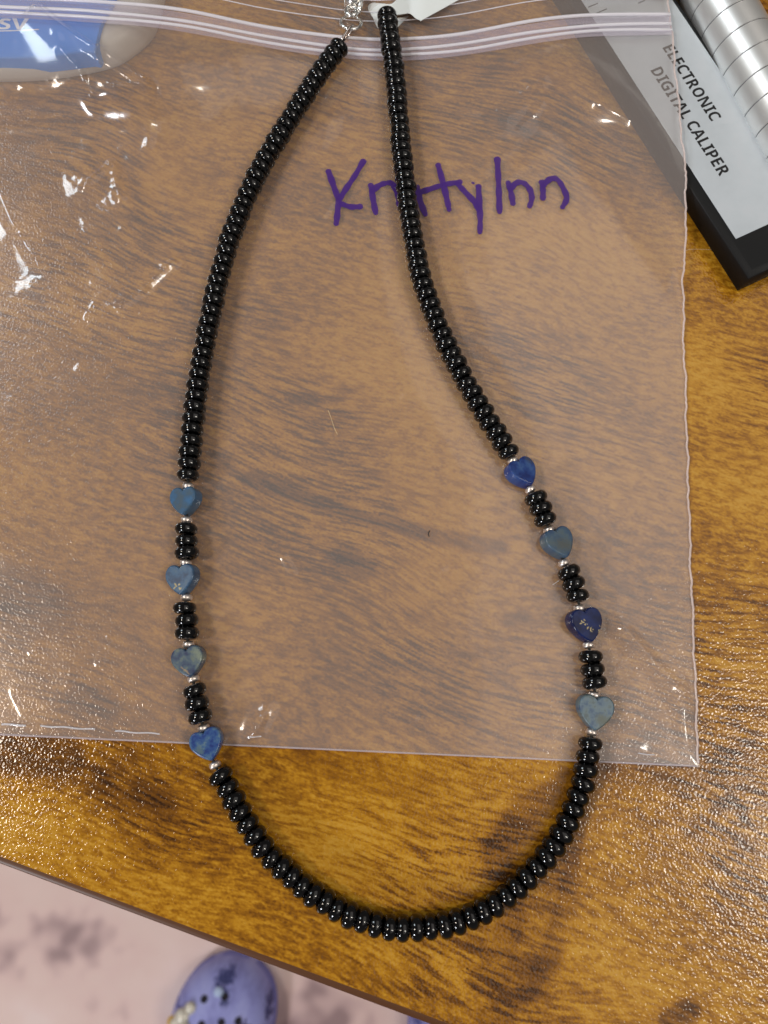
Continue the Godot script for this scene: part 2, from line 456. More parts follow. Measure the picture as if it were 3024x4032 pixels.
func setup_lines() -> void:
	left_strand = [Vector2(-13.5, -140.9), Vector2(-18.2, -133.3), Vector2(-24.8, -121.1), Vector2(-29.4, -112.2), Vector2(-35.1, -100.5), Vector2(-38.5, -91.9), Vector2(-42.3, -80.5), Vector2(-44.4, -71.8), Vector2(-46.6, -60.0), Vector2(-47.8, -51.0), Vector2(-49.3, -39.2), Vector2(-50.1, -30.4), Vector2(-50.7, -18.5), Vector2(-51.0, -9.1)]
	bottom_strand = [Vector2(-39.0, 65.6), Vector2(-34.0, 73.7), Vector2(-28.6, 81.3), Vector2(-24.1, 85.7), Vector2(-16.4, 91.6), Vector2(-7.9, 96.1), Vector2(1.1, 98.6), Vector2(10.5, 98.7), Vector2(17.0, 97.5), Vector2(25.9, 93.7), Vector2(33.4, 88.1), Vector2(40.1, 81.2), Vector2(43.6, 75.7), Vector2(47.5, 67.4), Vector2(49.9, 58.1)]
	right_strand = [Vector2(0.9, -152.4), Vector2(2.5, -138.0), Vector2(3.4, -128.3), Vector2(4.4, -115.6), Vector2(5.0, -106.5), Vector2(6.2, -94.5), Vector2(7.1, -85.4), Vector2(8.9, -73.4), Vector2(10.7, -64.1), Vector2(14.1, -53.1), Vector2(17.4, -44.7), Vector2(22.4, -33.8), Vector2(26.7, -25.7), Vector2(32.7, -15.4)]
	left_charms = [Vector2(-51.0, -6.1), Vector2(-50.7, -2.1), Vector2(-50.9, 2.9), Vector2(-50.8, 5.3), Vector2(-50.6, 8.4), Vector2(-50.3, 11.5), Vector2(-50.5, 14.0), Vector2(-50.4, 18.2), Vector2(-49.8, 22.8), Vector2(-49.9, 25.5), Vector2(-49.4, 28.6), Vector2(-49.1, 31.7), Vector2(-48.7, 34.5), Vector2(-48.0, 38.6), Vector2(-47.0, 42.8), Vector2(-46.5, 45.6), Vector2(-45.6, 48.7), Vector2(-44.7, 51.8), Vector2(-43.9, 54.5), Vector2(-42.7, 58.3), Vector2(-40.7, 63.1)]
	right_charms = [Vector2(33.8, -13.1), Vector2(35.4, -9.3), Vector2(38.1, -5.3), Vector2(39.3, -2.9), Vector2(40.4, -0.1), Vector2(41.4, 2.8), Vector2(42.4, 5.4), Vector2(44.0, 9.2), Vector2(45.8, 14.0), Vector2(46.9, 16.5), Vector2(47.9, 19.4), Vector2(48.8, 22.4), Vector2(49.1, 25.5), Vector2(49.7, 29.8), Vector2(50.9, 34.6), Vector2(51.1, 37.5), Vector2(51.5, 40.6), Vector2(51.8, 43.7), Vector2(51.6, 46.7), Vector2(51.3, 50.7), Vector2(50.5, 55.5)]
	for p in left_strand: necklace_line.append(p)
	for p in left_charms: necklace_line.append(p)
	for p in bottom_strand: necklace_line.append(p)
	var back := right_charms.duplicate()
	back.reverse()
	for p in back: necklace_line.append(p)
	back = right_strand.duplicate()
	back.reverse()
	for p in back: necklace_line.append(p)
	wave.noise_type = FastNoiseLite.TYPE_SIMPLEX_SMOOTH
	wave.frequency = 0.022
	wave.seed = 5
	wave.fractal_octaves = 2
	fine.noise_type = FastNoiseLite.TYPE_SIMPLEX_SMOOTH
	fine.frequency = 0.16
	fine.seed = 9
	fine.fractal_type = FastNoiseLite.FRACTAL_NONE
	crumple.noise_type = FastNoiseLite.TYPE_CELLULAR
	crumple.cellular_return_type = FastNoiseLite.RETURN_DISTANCE2_SUB
	crumple.frequency = 0.052
	crumple.seed = 21
	crumple.fractal_type = FastNoiseLite.FRACTAL_NONE
	crumple.domain_warp_enabled = true
	crumple.domain_warp_frequency = 0.03
	crumple.domain_warp_amplitude = 9.0
	# folds and dents pressed into the film: from, to, width, height
	creases = [
		[Vector2(-99.7, -144.0), Vector2(-80.2, -130.6), 1.6, 1.6], [Vector2(-80.2, -130.6), Vector2(-67.3, -121.8), 1.3, 2.4], [Vector2(-67.3, -121.8), Vector2(-76.0, -119.8), 1.2, 1.8], [Vector2(-76.0, -119.8), Vector2(-83.5, -119.0), 1.8, 1.2],
		[Vector2(-91.2, -131.0), Vector2(-85.0, -123.0), 1.0, 1.2], [Vector2(-85.0, -123.0), Vector2(-83.3, -118.0), 0.9, 1.2], [Vector2(-99.7, -144.1), Vector2(-93.0, -136.0), 2.4, 1.4], [Vector2(-67.3, -121.8), Vector2(-68.5, -108.0), 1.4, 0.7],
		[Vector2(-81.1, -55.0), Vector2(-76.0, -56.5), 1.0, 0.7], [Vector2(-73.0, -57.5), Vector2(-66.5, -63.0), 0.9, 1.0], [Vector2(-66.5, -63.0), Vector2(-59.0, -71.5), 0.9, 1.1], [Vector2(-72.0, -59.5), Vector2(-62.5, -69.5), 0.6, -0.6], [Vector2(-81.5, -54.5), Vector2(-80.0, -58.5), 0.7, 0.6],
		[Vector2(60.3, 30.7), Vector2(66.8, 37.7), 1.1, 0.7], [Vector2(69.0, 40.0), Vector2(73.5, 46.0), 0.9, 0.8], [Vector2(73.6, 46.8), Vector2(76.2, 50.0), 1.0, 0.9], [Vector2(75.8, 50.0), Vector2(76.2, 58.0), 0.8, 0.6],
		[Vector2(-110.6, -93.9), Vector2(-105.0, -82.5), 2.0, 1.0], [Vector2(-102.5, -79.0), Vector2(-96.6, -70.0), 1.5, 0.8], [Vector2(-85.7, -94.8), Vector2(-79.0, -103.5), 1.1, 0.8], [Vector2(-78.6, -103.0), Vector2(-75.5, -91.6), 1.4, 0.9],
		[Vector2(-32.0, 57.0), Vector2(-29.8, 51.8), 1.0, 0.9], [Vector2(-21.0, -112.0), Vector2(-15.5, -118.0), 1.2, 0.6], [Vector2(-17.5, -86.0), Vector2(-14.5, -91.0), 0.8, 0.5], [Vector2(34.0, -121.0), Vector2(46.0, -127.0), 1.0, 0.7], [Vector2(37.0, -133.0), Vector2(50.0, -137.0), 1.2, 0.8],
		[Vector2(40.0, -115.0), Vector2(46.0, -121.0), 0.8, 0.6], [Vector2(-88.0, 36.0), Vector2(-85.5, 31.0), 0.9, 0.5], [Vector2(-71.0, 39.0), Vector2(-69.5, 33.0), 0.8, 0.6], [Vector2(-91.0, 46.0), Vector2(-88.0, 51.0), 0.9, 0.6], [Vector2(-75.0, -16.0), Vector2(-74.0, 4.0), 1.6, 0.35],
		[Vector2(62.0, -118.0), Vector2(70.0, -112.0), 1.4, 0.6], [Vector2(-26.0, 12.0), Vector2(-23.5, 16.0), 0.9, 0.5], [Vector2(-118.0, -60.0), Vector2(-108.0, -50.0), 2.5, 0.7], [Vector2(-40.0, -138.0), Vector2(-30.0, -136.0), 1.5, 0.5], [Vector2(20.0, -52.0), Vector2(32.0, -42.0), 1.2, 0.3]]
	creases.append_array([[Vector2(-108.0, -96.0), Vector2(-101.0, -84.0), 5.5, 1.1], [Vector2(-98.0, -76.0), Vector2(-94.0, -68.0), 4.0, 0.7], [Vector2(-100.0, -142.0), Vector2(-88.0, -126.0), 5.0, 1.5], [Vector2(-84.0, -124.0), Vector2(-72.0, -119.0), 4.0, 1.6], [Vector2(-88.0, -98.0), Vector2(-76.0, -94.0), 4.5, 0.9],
		[Vector2(-114.0, -64.0), Vector2(-106.0, -46.0), 6.0, 0.8], [Vector2(-72.0, -58.5), Vector2(-60.0, -70.0), 3.4, 0.8], [Vector2(-110.0, -20.0), Vector2(-98.0, 10.0), 8.0, 0.6], [Vector2(-84.0, 22.0), Vector2(-78.0, 44.0), 4.0, 0.22], [Vector2(60.0, 30.0), Vector2(72.0, 46.0), 2.8, 0.9], [Vector2(73.0, 46.0), Vector2(75.0, 58.0), 2.4, 1.0],
		[Vector2(-33.0, 56.5), Vector2(-29.0, 50.0), 2.4, 1.0], [Vector2(-20.0, -110.0), Vector2(-15.0, -120.0), 3.0, 0.9], [Vector2(36.0, -118.0), Vector2(48.0, -128.0), 3.0, 0.9], [Vector2(20.0, -130.0), Vector2(34.0, -134.0), 3.0, 0.8], [Vector2(-60.0, -128.0), Vector2(-54.0, -120.0), 4.0, 0.6]])
	for k in 46:
		var p := Vector2(rng.randf_range(-118, 80), rng.randf_range(-135, 55))
		var a := rng.randf() * TAU
		creases.append([p, p + Vector2(cos(a), sin(a)) * rng.randf_range(0.5, 2.0), rng.randf_range(0.35, 0.6), rng.randf_range(0.12, 0.3)])

func build_floor() -> void:
	var m := StandardMaterial3D.new()
	m.albedo_texture = stone_image(512, [srgb(158, 130, 130), srgb(200, 169, 166), srgb(226, 195, 188), srgb(228, 199, 191), srgb(230, 202, 194), srgb(232, 205, 198), srgb(234, 210, 204)], 0.017, 101)
	m.roughness = 0.55
	m.uv1_triplanar = true
	m.uv1_world_triplanar = true
	m.uv1_scale = Vector3(0.6, 0.6, 0.6)
	m.uv1_offset = Vector3(0.5, 0.0, 0.5)
	var p := PlaneMesh.new()
	p.size = Vector2(5.0, 5.0)
	var f := part("floor", p, m, self, Transform3D(Basis(), Vector3(0, FLOOR_Y, 0)))
	f.position.y = FLOOR_Y
	f.set_meta("kind", "structure")
	f.set_meta("label", "pale pink blotchy stone floor far below the table edge")

func build_table() -> void:
	var t := thing("table", "brown and gold wood grain laminate table under the bag and necklace", "table")
	var wood := wood_material()
	var st := SurfaceTool.new()
	st.begin(Mesh.PRIMITIVE_TRIANGLES)
	var du := TILE_U.y - TILE_U.x
	var dw := TILE_W.y - TILE_W.x
	for i in 3:
		for j in 2:
			var u0 := TILE_U.x + du * (i - 1)
			var w0 := TILE_W.x - dw * j
			var ua := 0.0 if i == 1 else 1.0
			var va := 0.0 if j == 0 else 1.0
			var cs := [[u0, w0, ua, va], [u0 + du, w0, 1.0 - ua, va], [u0 + du, w0 + dw, 1.0 - ua, 1.0 - va], [u0, w0, ua, va], [u0 + du, w0 + dw, 1.0 - ua, 1.0 - va], [u0, w0 + dw, ua, 1.0 - va]]
			for c in cs:
				var p := from_grain(c[0], c[1])
				st.set_uv(Vector2(c[2], c[3]))
				st.set_normal(Vector3.UP)
				st.add_vertex(Vector3(p.x, 0.0, p.y) * MM)
	st.generate_tangents()
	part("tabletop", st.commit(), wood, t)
	var band := mat(srgb(88, 52, 24), 0.42)
	var u_a := TILE_U.x - du
	var u_b := TILE_U.y + du
	var w_a := TILE_W.x - dw
	var w_b := TILE_W.y
	# rounded edge banding on all four sides, and the underside
	var outline := PackedVector2Array([from_grain(u_a, w_a), from_grain(u_b, w_a), from_grain(u_b, w_b), from_grain(u_a, w_b)])
	var prof := [Vector2(0.4, -18.0), Vector2(-1.2, -17.6), Vector2(-2.0, -16.5)]
	for k in 9:
		var a := PI * 0.5 * k / 8.0
		prof.append(Vector2(-2.0 * cos(a), -2.0 + 2.0 * sin(a)))
	prof[prof.size() - 1] = Vector2(0.0, 0.0)
	var body := SurfaceTool.new()
	body.begin(Mesh.PRIMITIVE_TRIANGLES)
	body.set_smooth_group(1)
	for s in 4:
		var a := outline[s]
		var b := outline[(s + 1) % 4]
		var out_dir := Vector2((b - a).y, -(b - a).x).normalized()
		var al := (b - a).normalized()
		for k in prof.size() - 1:
			var o0: float = -prof[k].x
			var o1: float = -prof[k + 1].x
			var p0 := a + out_dir * o0 - al * o0
			var p1 := b + out_dir * o0 + al * o0
			var p2 := b + out_dir * o1 + al * o1
			var p3 := a + out_dir * o1 - al * o1
			quad(body, Vector3(p0.x, prof[k].y, p0.y), Vector3(p3.x, prof[k + 1].y, p3.y), Vector3(p2.x, prof[k + 1].y, p2.y), Vector3(p1.x, prof[k].y, p1.y))
	body.set_smooth_group(-1)
	quad(body, Vector3(outline[0].x, -18.0, outline[0].y), Vector3(outline[3].x, -18.0, outline[3].y), Vector3(outline[2].x, -18.0, outline[2].y), Vector3(outline[1].x, -18.0, outline[1].y))
	body.generate_normals()
	part("edge_band", body.commit(), band, t)

func rounded(poly: Array, steps := 8) -> PackedVector2Array:
	return smooth_line(poly, steps)

func build_device() -> void:
	var t := thing("handheld_device", "blue topped tool with grey rounded end lying under the bag", "device", Vector3(-0.1, 0.0, -0.165))
	var grey := mat(srgb(205, 200, 192), 0.45)
	var blue := mat(srgb(40, 142, 240), 0.38)
	var edge := rounded([Vector2(-66.2, -178.0), Vector2(-66.7, -161.0), Vector2(-67.9, -152.0), Vector2(-70.0, -145.5), Vector2(-75.6, -139.2), Vector2(-81.0, -135.8), Vector2(-90.3, -133.2), Vector2(-101.2, -131.4), Vector2(-113.0, -130.8), Vector2(-128.0, -131.3), Vector2(-150.0, -134.0)], 6)
	edge.append(Vector2(-160.0, -145.0))
	edge.append(Vector2(-162.0, -190.0))
	edge.append(Vector2(-150.0, -205.0))
	edge.append(Vector2(-80.0, -205.0))
	part("body", prism(edge, [Vector2(1.2, 0.1), Vector2(0.2, 1.2), Vector2(0.0, 3.0), Vector2(0.3, 5.5), Vector2(1.1, 7.4), Vector2(2.4, 8.6), Vector2(4.0, 9.0)]), grey, t)
	var top := rounded([Vector2(-76.4, -162.0), Vector2(-78.5, -152.0), Vector2(-79.9, -147.6), Vector2(-81.6, -143.2), Vector2(-82.6, -137.6), Vector2(-83.2, -133.6), Vector2(-86.0, -133.6), Vector2(-98.0, -131.9), Vector2(-109.6, -131.4), Vector2(-122.0, -131.8), Vector2(-146.0, -135.4)], 6)
	top.append(Vector2(-156.0, -150.0))
	top.append(Vector2(-156.0, -190.0))
	top.append(Vector2(-84.0, -196.0))
	part("panel", prism(top, [Vector2(0.0, 4.0), Vector2(0.0, 9.3), Vector2(0.15, 9.7), Vector2(0.45, 9.9)]), blue, t)
	var white := mat(srgb(252, 252, 252), 0.5)
	lettering("letters", "SV", Vector3(-103.2, 9.92, -141.0), Vector2(1, 0.0), 3.7, white, t, false, 8.6, 700)
	var under := []
	for k in 12: under.append(Vector3(-116.0 + 16.0 * k / 11.0, 9.95, -140.4 - 0.012 * k * k * 0.4))
	part("underline", tube(under, 0.2, 6, false, 0.3), white, t)

# flat print: raised by 0.05 mm; right_end places the text's end instead of its start at the given point
func lettering(called: String, text: String, at: Vector3, along: Vector2, cap: float, m: Material, parent: Node3D, from_start := true, fit := 0.0, weight := 400) -> void:
	var tm := TextMesh.new()
	var f := SystemFont.new()
	f.font_names = PackedStringArray(["Droid Sans"])
	f.font_weight = weight
	tm.font = f
	tm.text = text
	tm.font_size = 48
	tm.depth = 0.05 * MM
	tm.curve_step = 1.0
	tm.pixel_size = cap / 0.714 / 48.0 * MM
	tm.horizontal_alignment = HORIZONTAL_ALIGNMENT_LEFT if from_start else HORIZONTAL_ALIGNMENT_RIGHT
	tm.vertical_alignment = VERTICAL_ALIGNMENT_BOTTOM
	var box := tm.get_aabb()
	var stretch := 1.0
	if fit > 0.0: stretch = fit * MM / box.size.x
	var am := ArrayMesh.new()
	for s in tm.get_surface_count():
		var arr := tm.surface_get_arrays(s)
		var vs: PackedVector3Array = arr[Mesh.ARRAY_VERTEX]
		var ox := box.position.x if from_start else box.end.x
		for i in vs.size(): vs[i] = Vector3((vs[i].x - ox) * stretch, vs[i].y - box.position.y, vs[i].z - box.position.z)
		arr[Mesh.ARRAY_VERTEX] = vs
		am.add_surface_from_arrays(Mesh.PRIMITIVE_TRIANGLES, arr)
	var x := Vector3(along.x, 0, along.y).normalized()
	var z := Vector3.UP
	var y := z.cross(x)
	part(called, am, m, parent, Transform3D(Basis(x, y, z), at * MM))

func build_caliper() -> void:
	var t := thing("digital_caliper", "black caliper bar with silver printed label in the top corner", "caliper", Vector3(0.095, 0.0, -0.11))
	var d := Vector2(0.435, 0.900)
	var p := Vector2(0.900, -0.435)
	var o := Vector2(96.3, -74.8)
	var at := func(s: float, w: float) -> Vector2: return o + d * s + p * w
	var black := mat(srgb(13, 14, 16), 0.5, 0.0, 0.4)
	var bar := PackedVector2Array([at.call(11.5, -2.6), at.call(11.5, 26.0), at.call(-150.0, 26.0), at.call(-150.0, -2.6)])
	part("bar", prism(bar, [Vector2(0.2, 0.1), Vector2(0.0, 0.5), Vector2(0.0, 6.9), Vector2(0.15, 7.2), Vector2(1.5, 7.75), Vector2(1.8, 7.8)]), black, t)
	var silver := mat(Color.WHITE, 0.35, 0.1)
	silver.albedo_texture = stone_image(128, [srgb(194, 202, 209), srgb(197, 205, 212), srgb(199, 207, 214), srgb(202, 209, 216)], 0.03, 404)
	silver.uv1_triplanar = true
	silver.uv1_world_triplanar = true
	silver.uv1_scale = Vector3(18, 18, 18)
	var label := PackedVector2Array([at.call(0.0, 0.0), at.call(0.0, 24.2), at.call(-140.0, 24.2), at.call(-140.0, 0.0)])
	part("label", prism(label, [Vector2(0.0, 7.82), Vector2(0.0, 7.95), Vector2(0.05, 8.0)]), silver, t)
	var ink := mat(srgb(22, 22, 24), 0.5)
	var q: Vector2 = at.call(-57.0, 6.0)
	lettering("digital_lettering", "DIGITAL CALIPER", Vector3(q.x, 8.0, q.y), d, 3.4, ink, t, true, 38.5, 700)
	q = at.call(-62.2, 13.0)
	lettering("electronic_lettering", "ELECTRONIC", Vector3(q.x, 8.0, q.y), d, 3.4, ink, t, true, 27.5, 700)
	q = at.call(-86.5, 14.5)
	lettering("unit_lettering", "mm", Vector3(q.x, 8.0, q.y), d, 3.4, mat(srgb(120, 124, 128), 0.5), t, true)
	q = at.call(-86.0, 8.5)
	lettering("scale_number", "6", Vector3(q.x, 8.0, q.y), p, 3.0, ink, t, true)
	for k in 8:
		var s := -81.0 - 2.9 * k
		var len := 4.6 if k % 2 == 0 else 3.2
		var tick := PackedVector2Array([at.call(s, 0.6), at.call(s, 0.6 + len), at.call(s - 0.28, 0.6 + len), at.call(s - 0.28, 0.6)])
		part("tick", prism(tick, [Vector2(0, 8.0), Vector2(0, 8.05)]), ink, t)
	# thumb roller at the label's far end
	var c: Vector2 = at.call(-78.0, 23.5)
	part("roller", lathe([Vector2(0, 0), Vector2(5.2, 0), Vector2(5.6, 0.4), Vector2(5.6, 2.6), Vector2(5.0, 3.2), Vector2(0, 3.3)], 40), mat(srgb(120, 116, 108), 0.4, 0.3), t, Transform3D(Basis(), Vector3(c.x - 2.0, 8.02, c.y - 3.5) * MM))

func build_mandrel() -> void:
	var t := thing("ring_mandrel", "polished steel ring sizing rod with engraved lines beside the caliper", "ring mandrel", Vector3(0.1, 0.0, -0.14))
	var steel := mat(srgb(244, 244, 242), 0.4, 0.85)
	steel.anisotropy_enabled = false
	var prof := [Vector2(0.0, -95.0), Vector2(7.0, -95.0), Vector2(7.8, -94.2)]
	var marks := []
	for k in 20:
		var y := -92.0 + 7.2 * k
		marks.append(y)
	for y in marks:
		var r: float = 8.7 + (y + 20.0) * 0.004
		for q in [Vector2(r, y - 0.22), Vector2(r - 0.22, y - 0.1), Vector2(r - 0.22, y + 0.1), Vector2(r, y + 0.22)]: prof.append(q)
	prof.append(Vector2(8.8, 60.0))
	prof.append(Vector2(8.0, 62.0))
	prof.append(Vector2(0.0, 62.0))
	var d := Vector3(0.336, 0.0, 0.942)
	var up := Vector3.UP
	var side := up.cross(d)
	part("rod", lathe_flat(prof, 64), steel, t, Transform3D(Basis(side, d, side.cross(d)), Vector3(100.6, 8.85, -145.0) * MM))
	var dark := mat(srgb(128, 128, 130), 0.4, 0.9)
	for y in marks:
		var r: float = 8.7 + (y + 20.0) * 0.004 - 0.12
		part("engraved_line", lathe([Vector2(r - 0.3, y - 0.11), Vector2(r, y - 0.11), Vector2(r, y + 0.11), Vector2(r - 0.3, y + 0.11)], 48), dark, t, Transform3D(Basis(side, d, side.cross(d)), Vector3(100.6, 8.85, -145.0) * MM))

# like lathe(), but each band keeps its own edges
func lathe_flat(profile: Array, segs: int) -> ArrayMesh:
	var st := SurfaceTool.new()
	st.begin(Mesh.PRIMITIVE_TRIANGLES)
	for k in profile.size() - 1:
		st.set_smooth_group(k)
		var p0: Vector2 = profile[k]
		var p1: Vector2 = profile[k + 1]
		for i in segs:
			var a := TAU * i / segs
			var b := TAU * (i + 1) / segs
			quad(st, Vector3(p0.x * cos(a), p0.y, p0.x * sin(a)), Vector3(p0.x * cos(b), p0.y, p0.x * sin(b)), Vector3(p1.x * cos(b), p1.y, p1.x * sin(b)), Vector3(p1.x * cos(a), p1.y, p1.x * sin(a)))
	st.generate_normals()
	return st.commit()

func film_material(a: float, rough: float, c := Color(0.86, 0.82, 0.84)) -> StandardMaterial3D:
	var m := mat(Color(c.r, c.g, c.b, a), rough)
	m.transparency = BaseMaterial3D.TRANSPARENCY_ALPHA
	m.cull_mode = BaseMaterial3D.CULL_DISABLED
	return m

func sheet(step: float, front: bool) -> ArrayMesh:
	var nx := int(230.0 / step)
	var nz := int(236.0 / step)
	var pos := PackedVector3Array()
	var idx := PackedInt32Array()
	for j in nz + 1:
		for i in nx + 1:
			var f := float(i) / nx
			var g := float(j) / nz
			var z := lerpf(62.0, -174.0, g)
			var x := lerpf(-146.0, right_edge(z), f)
			z = lerpf(bottom_edge(x), -174.0, g)
			var y: float
			if front:
				y = film(x, z)
				var rim := smoothstep(0.0, 4.0, minf(minf(right_edge(z) - x, z + 174.0 + 9.0), bottom_edge(x) - z))
				y = lerpf(drape(x, z), y, rim)
			else:
				y = drape(x, z) - 0.42 + wave.get_noise_2d(x + 300.0, z) * 0.12
			pos.append(Vector3(x, y, z) * MM)
	for j in nz:
		for i in nx:
			var a := j * (nx + 1) + i
			var b := a + nx + 1
			for q in [a, b, a + 1, a + 1, b, b + 1]: idx.append(q)
	var nor := PackedVector3Array()
	nor.resize(pos.size())
	for j in nz + 1:
		for i in nx + 1:
			var k := j * (nx + 1) + i
			var dx := pos[k + (1 if i < nx else 0)] - pos[k - (1 if i > 0 else 0)]
			var dz := pos[k - (nx + 1 if j > 0 else 0)] - pos[k + (nx + 1 if j < nz else 0)]
			nor[k] = dz.cross(dx).normalized()
	var arr := []
	arr.resize(Mesh.ARRAY_MAX)
	arr[Mesh.ARRAY_VERTEX] = pos
	arr[Mesh.ARRAY_NORMAL] = nor
	arr[Mesh.ARRAY_INDEX] = idx
	var am := ArrayMesh.new()
	am.add_surface_from_arrays(Mesh.PRIMITIVE_TRIANGLES, arr)
	return am

func ribbon(points: Array, width: float, lift: float, blunt := 0.0) -> ArrayMesh:
	# a pen stroke: a flat strip with round ends that follows the film
	var line := smooth_line(points, 8)
	var st := SurfaceTool.new()
	st.begin(Mesh.PRIMITIVE_TRIANGLES)
	var L := []
	var R := []
	var C := []
	var n := line.size()
	var cap := 4
	for i in range(-cap, n + cap):
		var k := clampi(i, 0, n - 1)
		var t := (line[mini(k + 1, n - 1)] - line[maxi(k - 1, 0)]).normalized()
		var p := line[k]
		var w := width * 0.5 * (1.0 + 0.10 * sin(k * 0.9 + points[0].x) + 0.07 * sin(k * 0.31 + points[0].y) - 0.10 * float(k) / n)
		if i < 0 or i >= n:
			var e := float(-i) / cap if i < 0 else float(i - n + 1) / cap
			p += t * (-1.0 if i < 0 else 1.0) * width * 0.45 * e
			w *= sqrt(maxf(0.0, 1.0 - e * e * 0.92))
		var s := Vector2(-t.y, t.x) * w
		for q in [[L, p + s], [C, p], [R, p - s]]: q[0].append(Vector3(q[1].x, film(q[1].x, q[1].y) + lift, q[1].y))
	for i in L.size() - 1:
		quad(st, L[i], C[i], C[i + 1], L[i + 1])
		quad(st, C[i], R[i], R[i + 1], C[i + 1])
	st.generate_normals()
	return st.commit()

